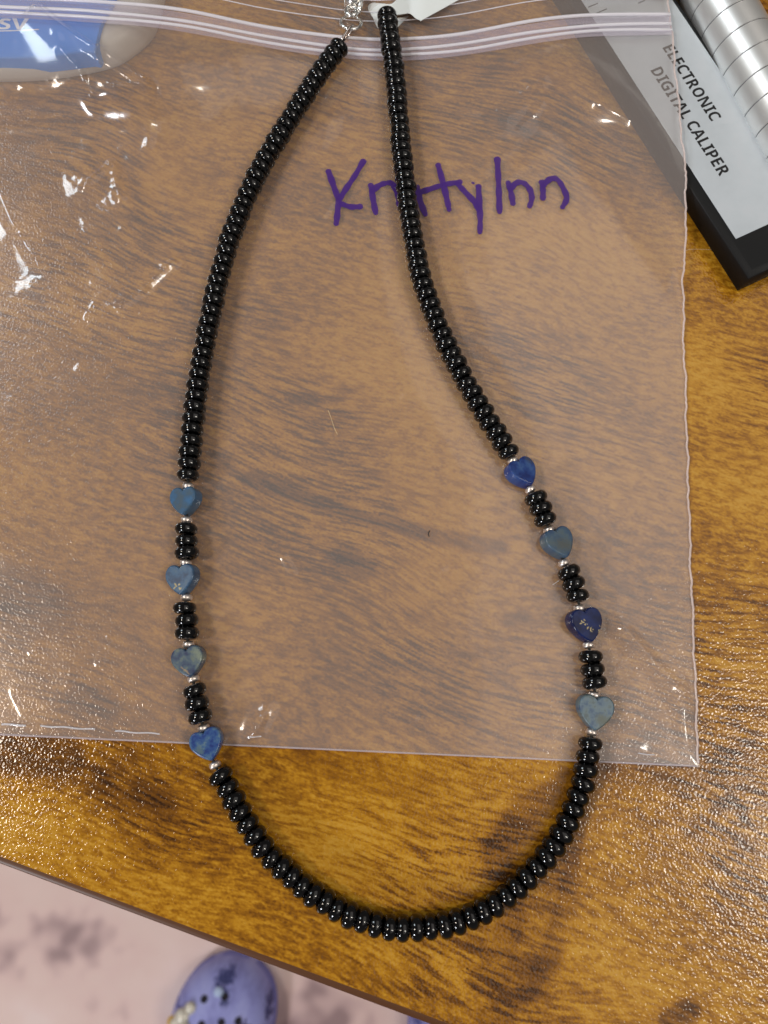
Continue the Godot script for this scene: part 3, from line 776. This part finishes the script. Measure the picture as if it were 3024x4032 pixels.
func build_bag() -> void:
	var t := thing("zip_bag", "clear plastic zip bag with purple handwriting under the necklace", "plastic bag")
	part("front_film", sheet(0.75, true), film_material(0.122, 0.12, Color(0.89, 0.84, 0.82)), t)
	part("back_film", sheet(2.0, false), film_material(0.11, 0.2, Color(0.89, 0.84, 0.82)), t)
	# the zip closure: pressed ridges and the paler bands between them
	var ridge := film_material(0.72, 0.12, Color(0.96, 0.95, 0.98))
	var band := film_material(0.3, 0.14, Color(0.86, 0.82, 0.9))
	for r in [[-145.6, 0.5, ridge], [-142.1, 0.46, ridge], [-140.2, 0.42, ridge], [-152.0, 0.14, ridge], [-155.5, 0.12, ridge], [-159.5, 0.14, ridge]]:
		var line := []
		for k in 90:
			var x := lerpf(-144.0, 83.2, k / 89.0)
			var z: float = r[0] + zip_bend(x) + 0.12 * sin(x * 0.11 + r[0])
			line.append(Vector3(x, drape(x, z) + 0.72 + 0.1 * sin(x * 0.2), z))
		part("zip_ridge", tube(line, r[1], 8), r[2], t)
	for r in [[-144.9, -142.7], [-141.6, -140.7], [-139.8, -138.4]]:
		var st := SurfaceTool.new()
		st.begin(Mesh.PRIMITIVE_TRIANGLES)
		for k in 100:
			var row := []
			for e in [k, k + 1]:
				var x := lerpf(-144.0, 83.2, e / 100.0)
				for s in 3:
					var z: float = lerpf(r[0], r[1], s / 2.0) + zip_bend(x)
					row.append(Vector3(x, drape(x, z) + 0.68 + (0.22 if s == 1 else 0.0), z))
			quad(st, row[0], row[3], row[4], row[1])
			quad(st, row[1], row[4], row[5], row[2])
		st.generate_normals()
		part("zip_band", st.commit(), band, t)
	# welded side seam and the folded bottom
	var seam := []
	for k in 260:
		var z := lerpf(63.0, -174.0, k / 259.0)
		var x := right_edge(z) + rng.randf_range(-0.16, 0.1) + 0.12 * sin(z * 0.8)
		seam.append(Vector3(x, drape(x, z) - 0.1 + rng.randf_range(-0.05, 0.05), z))
	part("side_seam", tube(seam, 0.3, 7, false, 0.7), film_material(0.5, 0.22, Color(0.95, 0.88, 0.86)), t)
	var fold := []
	for k in 100:
		var x := lerpf(-144.0, 76.4, k / 99.0)
		fold.append(Vector3(x, 0.5 + 0.06 * sin(x * 0.5), bottom_edge(x) - 0.1))
	part("bottom_fold", tube(fold, 0.24, 7), film_material(0.35, 0.15, Color(0.9, 0.86, 0.9)), t)
	for c in [[-140.0, -98.0, 0.2], [-94.0, -88.0, 0.26], [-84.5, -71.0, 0.22], [-66.0, -55.0, 0.2], [-33.0, -30.0, 0.16], [62.0, 66.0, 0.14]]:  # pale strips drawn in as the highlights along the crease near the bottom
		var glint := []
		for k in 20:
			var x := lerpf(c[0], c[1], k / 19.0)
			var z := bottom_edge(x) - 2.3 + 0.3 * sin(x * 0.09) + 0.1 * sin(x * 0.9)
			glint.append(Vector3(x, film(x, z) + 0.04 + 0.08 * sin(x * 0.7), z))
		part("crease_highlight", tube(glint, c[2], 7, false, 0.6), film_material(0.45, 0.08, Color(0.95, 0.95, 0.98)), t)
	# the handwritten name
	var ink := mat(srgb(70, 32, 128, 0.9), 0.42)
	ink.transparency = BaseMaterial3D.TRANSPARENCY_ALPHA
	var strokes := [
		[Vector2(-16.1, -100.8), Vector2(-14.7, -96.5), Vector2(-13.2, -91.4), Vector2(-13.3, -87.4), Vector2(-13.6, -83.9)],
		[Vector2(-6.0, -104.2), Vector2(-8.4, -99.4), Vector2(-10.9, -95.1), Vector2(-12.8, -91.5)],
		[Vector2(-12.4, -90.2), Vector2(-9.6, -89.2), Vector2(-6.8, -89.2)],
		[Vector2(-3.8, -96.2), Vector2(-3.1, -91.4), Vector2(-2.4, -87.4)],
		[Vector2(-3.5, -94.1), Vector2(-1.5, -96.2), Vector2(0.8, -97.2), Vector2(2.5, -96.8), Vector2(3.8, -93.7), Vector2(4.3, -90.8), Vector2(4.8, -88.8)],
		[Vector2(9.6, -95.9), Vector2(10.4, -91.4), Vector2(11.8, -87.1)],
		[Vector2(10.1, -94.1), Vector2(13.7, -95.3), Vector2(17.3, -96.4), Vector2(21.9, -97.2)],
		[Vector2(15.7, -102.8), Vector2(17.0, -97.1), Vector2(18.0, -91.9), Vector2(18.6, -88.4)],
		[Vector2(21.1, -96.8), Vector2(23.1, -94.2), Vector2(25.8, -90.8), Vector2(27.0, -88.0)],
		[Vector2(27.2, -95.7), Vector2(27.3, -90.2), Vector2(27.4, -85.1), Vector2(27.2, -81.1)],
		[Vector2(32.9, -104.7), Vector2(33.0, -98.2), Vector2(33.0, -92.5), Vector2(33.0, -87.5)],
		[Vector2(35.8, -96.8), Vector2(36.5, -93.7), Vector2(36.9, -90.2)],
		[Vector2(36.3, -94.8), Vector2(38.1, -96.8), Vector2(40.2, -96.8), Vector2(41.9, -94.8), Vector2(42.4, -91.9), Vector2(41.7, -89.4)],
		[Vector2(45.5, -97.1), Vector2(45.7, -94.2), Vector2(45.6, -91.9)],
		[Vector2(45.7, -95.7), Vector2(47.8, -98.0), Vector2(49.9, -98.0), Vector2(51.5, -95.4), Vector2(52.4, -91.9), Vector2(51.1, -89.1)],
		[Vector2(25.5, -96.8), Vector2(25.8, -96.7)]]
	for i in strokes.size():
		part("pen_stroke", ribbon(strokes[i], 0.7 if i == 15 else 1.75, 0.06 + 0.012 * i), ink, t)

func zip_bend(x: float) -> float:
	return 1.3 * exp(-pow(x / 60.0, 2.0)) - 0.6 * pow((x + 2.0) / 90.0, 2.0) - 4.0 * smoothstep(-20.0, -125.0, x)

# ---------------------------------------------------------------- the necklace
func bead_mesh(R: float, half: float, round_: float) -> ArrayMesh:
	var prof := [Vector2(0.45, -half * 0.86), Vector2(0.75, -half * 0.97)]
	for k in 13:
		var a := -PI / 2 + PI * k / 12.0
		prof.append(Vector2(R - round_ + round_ * signf(cos(a)) * pow(absf(cos(a)), 0.95), half * signf(sin(a)) * pow(absf(sin(a)), 1.0)))
	prof.append(Vector2(0.75, half * 0.97))
	prof.append(Vector2(0.45, half * 0.86))
	return lathe(prof, 36)

func heart_outline(w: float, h: float, skew: float) -> PackedVector2Array:
	# lobes towards -y, point towards +y
	var half := smooth_line([Vector2(0, 0.11), Vector2(0.05, 0.055), Vector2(0.14, 0.0), Vector2(0.27, -0.015), Vector2(0.39, 0.045), Vector2(0.47, 0.16), Vector2(0.5, 0.31), Vector2(0.475, 0.47), Vector2(0.40, 0.62), Vector2(0.29, 0.77), Vector2(0.16, 0.90), Vector2(0.06, 0.975), Vector2(0, 1.0)], 3)
	var out := PackedVector2Array()
	for q in half: out.append(Vector2(q.x * w, (q.y - 0.47) * h))
	for k in range(half.size() - 2, 0, -1): out.append(Vector2(-half[k].x * w, (half[k].y - 0.47) * h))
	return out

# small pyrite flecks strewn about a line on a heart's face
func scatter(seed_: int, count: int, a: Vector2, b: Vector2, spread: float) -> Array:
	var r := RandomNumberGenerator.new()
	r.seed = seed_
	var out := []
	for k in count:
		var p := a.lerp(b, r.randf()) + Vector2(r.randf_range(-spread, spread), r.randf_range(-spread, spread)) * r.randf()
		out.append([p, p + Vector2(r.randf_range(-0.03, 0.03), r.randf_range(-0.02, 0.05)), r.randf_range(0.012, 0.03), srgb(160, 142, 98).lerp(srgb(214, 196, 150), r.randf())])
	return out

func build_necklace() -> void:
	var t := thing("necklace", "necklace of glossy black disc beads with eight blue stone hearts", "necklace")
	var black := mat(srgb(4, 4, 5), 0.04, 0.0, 0.56)
	var meshes := [bead_mesh(3.0, 1.52, 1.5), bead_mesh(3.08, 1.56, 1.54), bead_mesh(2.92, 1.48, 1.46)]
	var silver := mat(srgb(236, 224, 216), 0.38, 0.9)
	var spacer := lathe([Vector2(0.5, -0.85), Vector2(1.05, -0.85), Vector2(1.42, -0.45), Vector2(1.55, 0.0), Vector2(1.42, 0.45), Vector2(1.05, 0.85), Vector2(0.5, 0.85)], 14)
	var all := []
	var l1 := spaced(smooth_line(left_strand), 46)
	for p in l1: all.append([p, "b"])
	var kinds := "shsbbbshsbbbshsbbbshs"
	for i in 21: all.append([left_charms[i], kinds[i]])
	for p in spaced(smooth_line(bottom_strand), 40): all.append([p, "b"])
	for i in range(20, -1, -1): all.append([right_charms[i], kinds[i]])
	var r1 := spaced(smooth_line(right_strand), 47)
	r1.reverse()
	for p in r1: all.append([p, "b"])
	var looks := [
		["dusty grey blue heart with a brighter blue side, topmost of the left strand", [srgb(74, 88, 100), srgb(66, 88, 108), srgb(58, 92, 124), srgb(58, 104, 146)], 0.02, 0.0, []],
		["steel blue heart with gold flecks near its point", [srgb(42, 64, 92), srgb(52, 82, 112), srgb(60, 94, 126), srgb(74, 100, 122)], 0.03, 0.0, scatter(41, 11, Vector2(0.30, 0.58), Vector2(0.56, 0.82), 0.09)],
		["mottled blue grey heart with a pale olive patch", [srgb(44, 54, 86), srgb(62, 80, 102), srgb(78, 96, 110), srgb(104, 114, 106)], 0.035, 0.0, [[Vector2(0.8, 0.3), Vector2(0.84, 0.45), 0.14, srgb(122, 132, 118)], [Vector2(0.45, 0.78), Vector2(0.38, 0.7), 0.03, srgb(170, 142, 108)], [Vector2(0.3, 0.62), Vector2(0.5, 0.85), 0.02, srgb(150, 128, 104)]]],
		["bright blue mottled heart half over the bag's bottom edge", [srgb(38, 58, 120), srgb(50, 80, 136), srgb(66, 98, 140), srgb(96, 120, 138)], 0.035, 0.0, [[Vector2(0.25, 0.55), Vector2(0.3, 0.62), 0.1, srgb(86, 108, 120)]]],
		["royal blue heart with a grey corner, topmost of the right strand", [srgb(26, 44, 104), srgb(34, 60, 124), srgb(44, 74, 136), srgb(62, 92, 144)], 0.02, 0.0, [[Vector2(0.82, 0.22), Vector2(0.9, 0.3), 0.12, srgb(58, 66, 92)]]],
		["slate grey blue heart with a dull brownish middle", [srgb(48, 72, 104), srgb(62, 86, 110), srgb(76, 96, 112), srgb(84, 98, 104)], 0.025, 0.0, [[Vector2(0.45, 0.55), Vector2(0.6, 0.65), 0.2, srgb(82, 88, 88)]]],
		["dark navy polished heart with gold pyrite flecks", [srgb(16, 24, 62), srgb(20, 32, 76), srgb(24, 38, 86), srgb(26, 44, 100)], 0.02, 0.0, scatter(31, 16, Vector2(0.26, 0.32), Vector2(0.60, 0.74), 0.10) + scatter(33, 5, Vector2(0.86, 0.5), Vector2(0.70, 0.84), 0.05)],
		["pale slate grey heart, lowest of the right strand", [srgb(60, 84, 110), srgb(84, 106, 122), srgb(98, 116, 122), srgb(78, 92, 96)], 0.03, 0.0, [[Vector2(0.62, 0.66), Vector2(0.75, 0.72), 0.16, srgb(84, 92, 84)]]]]
	var order := [0, 1, 2, 3, 7, 6, 5, 4]
	var seen_hearts := 0
	var cord := []
	for i in all.size():
		var p: Vector2 = all[i][0]
		var a: Vector2 = all[maxi(i - 1, 0)][0]
		var b: Vector2 = all[mini(i + 1, all.size() - 1)][0]
		if all[i][1] == "h":
			a = all[i - 1][0]
			b = all[i + 1][0]
		var ground := drape(p.x, p.y) if p.y < bottom_edge(p.x) + 1.0 else 0.05
		ground = maxf(ground, 0.05)
		if p.y > bottom_edge(p.x) - 4.0: ground = lerpf(0.75, 0.05, smoothstep(-4.0, 5.0, p.y - bottom_edge(p.x)))
		if p.y < -137.0: ground += 0.9 * smoothstep(-137.0, -140.0, p.y)
		p = Vector2(0.0, 43.7) + (p - Vector2(0.0, 43.7)) * (194.3 - ground) / 193.7
		var tv := Vector3(b.x - a.x, 0, b.y - a.y).normalized()
		var side := tv.cross(Vector3.UP).normalized()
		cord.append(Vector3(p.x, ground + 2.9, p.y))
		match all[i][1]:
			"b":
				var k := rng.randi() % 3
				var R: float = [3.0, 3.08, 2.92][k]
				var bs := Basis(side, tv, side.cross(tv)).rotated(Vector3.UP, rng.randf_range(-0.13, 0.13))
				bs = bs.rotated(side, rng.randf_range(-0.11, 0.11)) * Basis.from_scale(Vector3(rng.randf_range(0.97, 1.02), clampf(a.distance_to(b) * 0.5 / 2.98, 0.94, 1.12) if all[maxi(i - 1, 0)][1] == "b" and all[mini(i + 1, all.size() - 1)][1] == "b" else 1.0, 1.0))
				part("bead", meshes[k], black, t, Transform3D(bs, Vector3(p.x, ground + R + 0.02, p.y) * MM + side * rng.randf_range(-0.12, 0.12) * MM))
			"s":
				var bs := Basis(side, tv, side.cross(tv)).rotated(Vector3.UP, rng.randf_range(-0.12, 0.12))
				part("silver_spacer", spacer, silver, t, Transform3D(bs, Vector3(p.x, ground + 2.5, p.y) * MM))
			"h":
				var id: int = order[seen_hearts]
				seen_hearts += 1
				var look: Array = looks[id]
				var on_left := id < 4
				var w := [7.7, 8.0, 8.1, 7.9, 7.8, 7.9, 8.6, 8.7]
				var hh := [7.2, 7.6, 7.4, 7.4, 7.6, 7.9, 8.3, 8.2]
				var m := StandardMaterial3D.new()
				m.albedo_texture = stone_image(96, look[1], look[2], 200 + id * 7, look[4])
				m.roughness = 0.18 if id == 6 else (0.34 if id == 7 else 0.28)
				# local +z is the heart's point: down the strand towards the photographer
				var down := tv if on_left else -tv
				var zx := Vector3.UP.cross(down).normalized()
				var tip := Basis(zx, Vector3.UP, down)
				var roll: float = [0.32, 0.26, 0.06, -0.04, -0.34, -0.28, -0.26, -0.04][id]
				tip = tip.rotated(down, roll)
				var thick := 3.9
				var o := part("heart", prism(heart_outline(w[id], hh[id], 0.0), [Vector2(0.5, 0.0), Vector2(0.14, 0.18), Vector2(0.0, 0.6), Vector2(0.0, thick - 0.5), Vector2(0.07, thick - 0.25), Vector2(0.22, thick - 0.08), Vector2(0.46, thick)], Rect2(-4.4, -4.4, 8.8, 8.8), true), m, t,
					Transform3D(tip, Vector3(p.x, ground + 0.75, p.y) * MM))
				o.set_meta("label", look[0])
	# the cord through every bead, out to the clasp
	var start: Vector3 = cord[0]
	cord.push_front(start + Vector3(1.6, 0.3, -2.6))
	part("cord", tube(cord, 0.36, 6), mat(srgb(24, 24, 24), 0.6), t)
	# silver end: wire loop, jump ring and the clasp it hooks into
	var bright := mat(srgb(240, 238, 234), 0.22, 0.95)
	var c := Vector3(-9.9, 3.6, -149.6)
	var ring := []
	for k in 40:
		var a := TAU * k / 40.0
		ring.append(c + Vector3(cos(a) * 3.05, sin(a) * 0.9 - 0.2 * cos(a), sin(a) * 3.15))
	part("jump_ring", tube(ring, 0.52, 10, true), bright, t)
	var loop := [Vector3(-13.0, 3.9, -142.0), Vector3(-12.3, 4.3, -143.4), Vector3(-11.2, 4.7, -145.2), Vector3(-10.2, 4.9, -146.6), Vector3(-9.4, 4.6, -147.4), Vector3(-9.3, 4.0, -147.0), Vector3(-10.1, 3.9, -145.8), Vector3(-11.6, 3.8, -143.6)]
	part("wire_loop", tube(loop, 0.42, 8), mat(srgb(226, 214, 208), 0.18, 1.0), t)
	# lobster clasp: rounded body with a hook round the ring
	var eye := []
	for k in 25:
		var a := TAU * k / 24.0
		eye.append(Vector3(-9.7 + cos(a) * 1.6, 4.3 + 0.5 * sin(a), -153.0 + sin(a) * 2.0))
	part("clasp_eye", tube(eye, 0.75, 10, true), bright, t)
	part("clasp_body", lathe([Vector2(0, -0.2), Vector2(1.4, 0.0), Vector2(2.3, 0.6), Vector2(2.75, 2.0), Vector2(2.8, 4.5), Vector2(2.5, 7.4), Vector2(1.7, 9.6), Vector2(0.8, 10.6), Vector2(0, 10.8)], 28), bright, t, Transform3D(Basis(Vector3(1, 0, 0), Vector3(0.09, 0.03, -1.0), Vector3(0, 1, 0.03)).orthonormalized(), Vector3(-9.4, 3.4, -155.4) * MM))
	part("clasp_lever", tube([Vector3(-7.6, 4.4, -152.6), Vector3(-6.9, 4.8, -155.5), Vector3(-6.6, 4.8, -159.0), Vector3(-7.2, 4.6, -162.5)], 0.7, 9), bright, t)

func build_tag() -> void:
	var o := thing("price_tag", "white blank paper tag looped round the strand's end", "price tag", Vector3(0.01, 0.004, -0.158))
	var poly := PackedVector2Array()
	for p in smooth_line([Vector2(-4.8, -155.7), Vector2(-4.6, -157.3), Vector2(-3.2, -158.1), Vector2(-0.6, -157.6), Vector2(2.0, -157.2), Vector2(3.6, -158.2), Vector2(4.4, -160.4), Vector2(5.2, -163.5)], 5): poly.append(p)
	for p in [Vector2(6.1, -168.5), Vector2(8.0, -170.5), Vector2(22.4, -170.8), Vector2(36.0, -167.5), Vector2(36.6, -165.6)]: poly.append(p)
	for p in smooth_line([Vector2(25.8, -158.0), Vector2(12.2, -148.8), Vector2(10.8, -148.2), Vector2(9.4, -149.2), Vector2(8.7, -150.2), Vector2(7.7, -151.4), Vector2(6.6, -151.9), Vector2(3.4, -153.0), Vector2(2.2, -153.6), Vector2(0.9, -153.0), Vector2(0.0, -151.0), Vector2(-1.0, -148.9), Vector2(-1.9, -149.6), Vector2(-3.2, -152.6)], 4): poly.append(p)
	var st := SurfaceTool.new()
	st.begin(Mesh.PRIMITIVE_TRIANGLES)
	st.set_smooth_group(0)
	var hgt := func(q: Vector2) -> float:
		var lift := smoothstep(2.0, 12.0, q.x) * 3.6 + 0.5 * sin((q.x + q.y) * 0.16)
		return 2.6 + lift - 1.0 * smoothstep(-154.0, -150.0, q.y) * (1.0 - smoothstep(0.0, 6.0, q.x))
	for i in 26:
		var x0 := -6.0 + 1.6 * i
		for j in 16:
			var z0 := -172.0 + 1.6 * j
			var cell := PackedVector2Array([Vector2(x0, z0), Vector2(x0 + 1.6, z0), Vector2(x0 + 1.6, z0 + 1.6), Vector2(x0, z0 + 1.6)])
			for piece in Geometry2D.intersect_polygons(poly, cell):
				var tri := Geometry2D.triangulate_polygon(piece)
				for k in tri.size():
					var q: Vector2 = piece[tri[k]]
					st.add_vertex(Vector3(q.x, hgt.call(q), q.y) * MM)
	st.index()
	st.generate_normals()
	var paper := mat(srgb(232, 238, 238), 0.6)
	part("paper", st.commit(), paper, o)
	# cut edge, so that the paper has a thickness
	var rim := []
	for q in poly: rim.append(Vector3(q.x, hgt.call(q) - 0.06, q.y))
	part("paper_edge", tube(rim, 0.1, 5, true), paper, o)
	# the neck folded back underneath
	var neck := PackedVector2Array([Vector2(2.6, -152.2), Vector2(7.6, -153.4), Vector2(3.4, -148.6), Vector2(2.6, -150.0)])
	part("folded_neck", prism(neck, [Vector2(0, 2.2), Vector2(0, 2.32)]), paper, o)

# ---------------------------------------------------------------- below the table
func clog_outline(s: float) -> float:
	# half width at a distance s mm behind the toe
	var toe := sqrt(clampf(1.0 - pow(1.0 - clampf(s / 72.0, 0.0, 1.0), 2.6), 0.0, 1.0))
	return 52.0 * toe * (1.0 - 0.22 * smoothstep(110.0, 210.0, s)) * sqrt(clampf((292.0 - s) / 30.0, 0.0, 1.0))

func build_clog(at: Vector3, turn: float, label: String) -> Node3D:
	var t := thing("clog", label, "shoe", at, "lavender clogs on the floor")
	var m := StandardMaterial3D.new()
	m.albedo_texture = stone_image(256, [srgb(134, 136, 198), srgb(150, 153, 216), srgb(160, 164, 224), srgb(168, 172, 228)], 0.012, 311, [[Vector2(0.47, 0.1), Vector2(0.56, 0.08), 0.05, srgb(62, 66, 120)], [Vector2(0.54, 0.17), Vector2(0.55, 0.2), 0.04, srgb(76, 80, 132)], [Vector2(0.93, 0.2), Vector2(0.94, 0.3), 0.03, srgb(66, 68, 124)], [Vector2(0.72, 0.33), Vector2(0.76, 0.35), 0.045, srgb(60, 44, 96)], [Vector2(0.1, 0.3), Vector2(0.16, 0.34), 0.04, srgb(88, 92, 156)]])
	m.roughness = 0.6
	var st := SurfaceTool.new()
	st.begin(Mesh.PRIMITIVE_TRIANGLES)
	st.set_smooth_group(0)
	var rows := []
	var NS := 44
	var NA := 26
	for i in NS + 1:
		var s := 150.0 * pow(float(i) / NS, 1.3)
		var w := clog_outline(s)
		var hgt := 14.0 + 46.0 * sqrt(clampf(1.0 - pow(1.0 - clampf(s / 80.0, 0.0, 1.0), 2.0), 0.0, 1.0)) + 18.0 * smoothstep(60.0, 150.0, s)
		var row := []
		for k in NA + 1:
			var a := PI * k / NA
			var cx := signf(cos(a)) * pow(absf(cos(a)), 0.8)
			row.append(Vector3(-cx * w - 6.0 * smoothstep(0.0, 90.0, s) + 6.0, 4.0 + (hgt - 4.0) * pow(maxf(sin(a), 0.0), 0.62), s))
		rows.append(row)
	for i in NS:
		for k in NA:
			for q in [rows[i][k], rows[i][k + 1], rows[i + 1][k + 1], rows[i][k], rows[i + 1][k + 1], rows[i + 1][k]]:
				st.set_uv(Vector2((q.x + 55.0) / 110.0, q.z / 150.0))
				st.add_vertex(q * MM)
	st.generate_normals()
	var spin := Transform3D(Basis(Vector3.UP, turn), at)
	part("upper", st.commit(), m, t, spin)
	var sole := PackedVector2Array()
	for k in 40:
		var s := 290.0 * k / 39.0
		sole.append(Vector2(clog_outline(maxf(s, 0.6)) + 1.0 - 6.0 * smoothstep(0.0, 90.0, s) + 6.0, s))
	for k in range(39, -1, -1):
		var s := 290.0 * k / 39.0
		sole.append(Vector2(-clog_outline(maxf(s, 0.6)) - 1.0 - 6.0 * smoothstep(0.0, 90.0, s) + 6.0, s))
	part("sole", prism(sole, [Vector2(2.0, 0.3), Vector2(0.0, 3.0), Vector2(0.0, 16.0), Vector2(2.0, 19.0)]), mat(srgb(122, 124, 196), 0.7), t, spin)
	return t

func clog_top(s: float, x: float) -> float:
	var w := clog_outline(s)
	var hgt := 14.0 + 46.0 * sqrt(clampf(1.0 - pow(1.0 - clampf(s / 80.0, 0.0, 1.0), 2.0), 0.0, 1.0)) + 18.0 * smoothstep(60.0, 150.0, s)
	var c := pow(clampf(absf(x + 6.0 * smoothstep(0.0, 90.0, s) - 6.0) / w, 0.0, 0.99), 1.25)
	return 4.0 + (hgt - 4.0) * pow(sqrt(1.0 - c * c), 0.62)

func build_clogs() -> void:
	var at := Vector3(-0.160, FLOOR_Y, 0.3195)
	var turn := -0.10
	var t := build_clog(at, turn, "lavender clog toe with dark vent holes and glitter charms")
	var spin := Transform3D(Basis(Vector3.UP, turn), at)
	var hole := mat(srgb(30, 26, 36), 0.8)
	for q in [[-15.0, 32.0], [5.0, 28.0], [-13.0, 52.0], [6.0, 48.0], [-34.0, 46.0], [22.0, 46.0], [-4.0, 70.0], [17.0, 68.0], [-22.0, 72.0]]:
		var y := clog_top(q[1], q[0])
		var gx := (clog_top(q[1], q[0] + 1.5) - clog_top(q[1], q[0] - 1.5)) / 3.0
		var gs := (clog_top(q[1] + 1.5, q[0]) - clog_top(q[1] - 1.5, q[0])) / 3.0
		var up := Vector3(-gx, 1.0, -gs).normalized()
		var across := up.cross(Vector3.BACK).normalized()
		part("vent_hole", lathe([Vector2(0, -1.5), Vector2(3.4, -1.5), Vector2(3.7, 0.3), Vector2(3.2, 0.7), Vector2(2.8, 0.4), Vector2(0, 0.35)], 18), hole, t, spin * Transform3D(Basis(across, up, across.cross(up)), Vector3(q[0], y, q[1]) * MM))
	var glitter := mat(srgb(212, 206, 192), 0.35, 0.2)
	for q in [[-34.0, 50.0, 8.5], [-27.0, 41.0, 6.0], [-40.0, 58.0, 6.5], [-28.0, 58.0, 6.0], [-36.0, 66.0, 7.5]]:
		var s := SphereMesh.new()
		s.radius = q[2] * MM
		s.height = q[2] * 1.3 * MM
		s.radial_segments = 14
		s.rings = 7
		part("glitter_charm", s, glitter, t, spin * Transform3D(Basis(Vector3.UP, q[0]), Vector3(q[0], clog_top(q[1], q[0]) + 1.0, q[1]) * MM))
	var gold := SphereMesh.new()
	gold.radius = 6.0 * MM
	gold.height = 8.0 * MM
	part("yellow_charm", gold, mat(srgb(214, 172, 66), 0.4), t, spin * Transform3D(Basis(), Vector3(-45.0, clog_top(60.0, -45.0) - 2.0, 60.0) * MM))
	for q in [[-2.0, 25.0, 5.0], [26.0, 56.0, 6.0]]:
		var s := SphereMesh.new()
		s.radius = q[2] * MM
		s.height = q[2] * MM
		part("pale_charm", s, mat(srgb(172, 190, 222), 0.35), t, spin * Transform3D(Basis(), Vector3(q[0], clog_top(q[1], q[0]) + 0.5, q[1]) * MM))
	build_clog(Vector3(0.072, FLOOR_Y, 0.325), 0.06, "second lavender clog, barely showing past the table's edge")

func build_lint() -> void:
	var pale := mat(srgb(230, 205, 160), 0.5)
	var add := func(called: String, label: String, pts: Array, r: float, m: Material) -> void:
		var line := []
		for p in smooth_line(pts, 6): line.append(Vector3(p.x, (film(p.x, p.y) if p.x < right_edge(p.y) else 0.0) + r + 0.05, p.y))
		var o := part(called, tube(line, r, 6), m, self)
		tag_node(o, label, "fibre")
	add.call("stray_hair", "short fair hair lying on the bag inside the left strand", [Vector2(-15.0, -27.7), Vector2(-14.1, -25.3), Vector2(-13.2, -22.5), Vector2(-12.4, -20.9)], 0.06, pale)
	add.call("stray_hair", "thin pale hair on bare table between bag and caliper end", [Vector2(85.3, -75.6), Vector2(87.1, -76.4), Vector2(92.9, -76.3)], 0.05, pale)
	add.call("lint_thread", "tiny white thread touching the right strand's beads between two hearts", [Vector2(43.2, 19.3), Vector2(44.9, 18.2)], 0.09, mat(srgb(235, 225, 220), 0.5))
	add.call("dark_speck", "tiny curled black speck on the bag in the middle", [Vector2(11.9, 5.2), Vector2(11.5, 6.0), Vector2(11.7, 6.8)], 0.12, mat(srgb(20, 18, 22), 0.6))
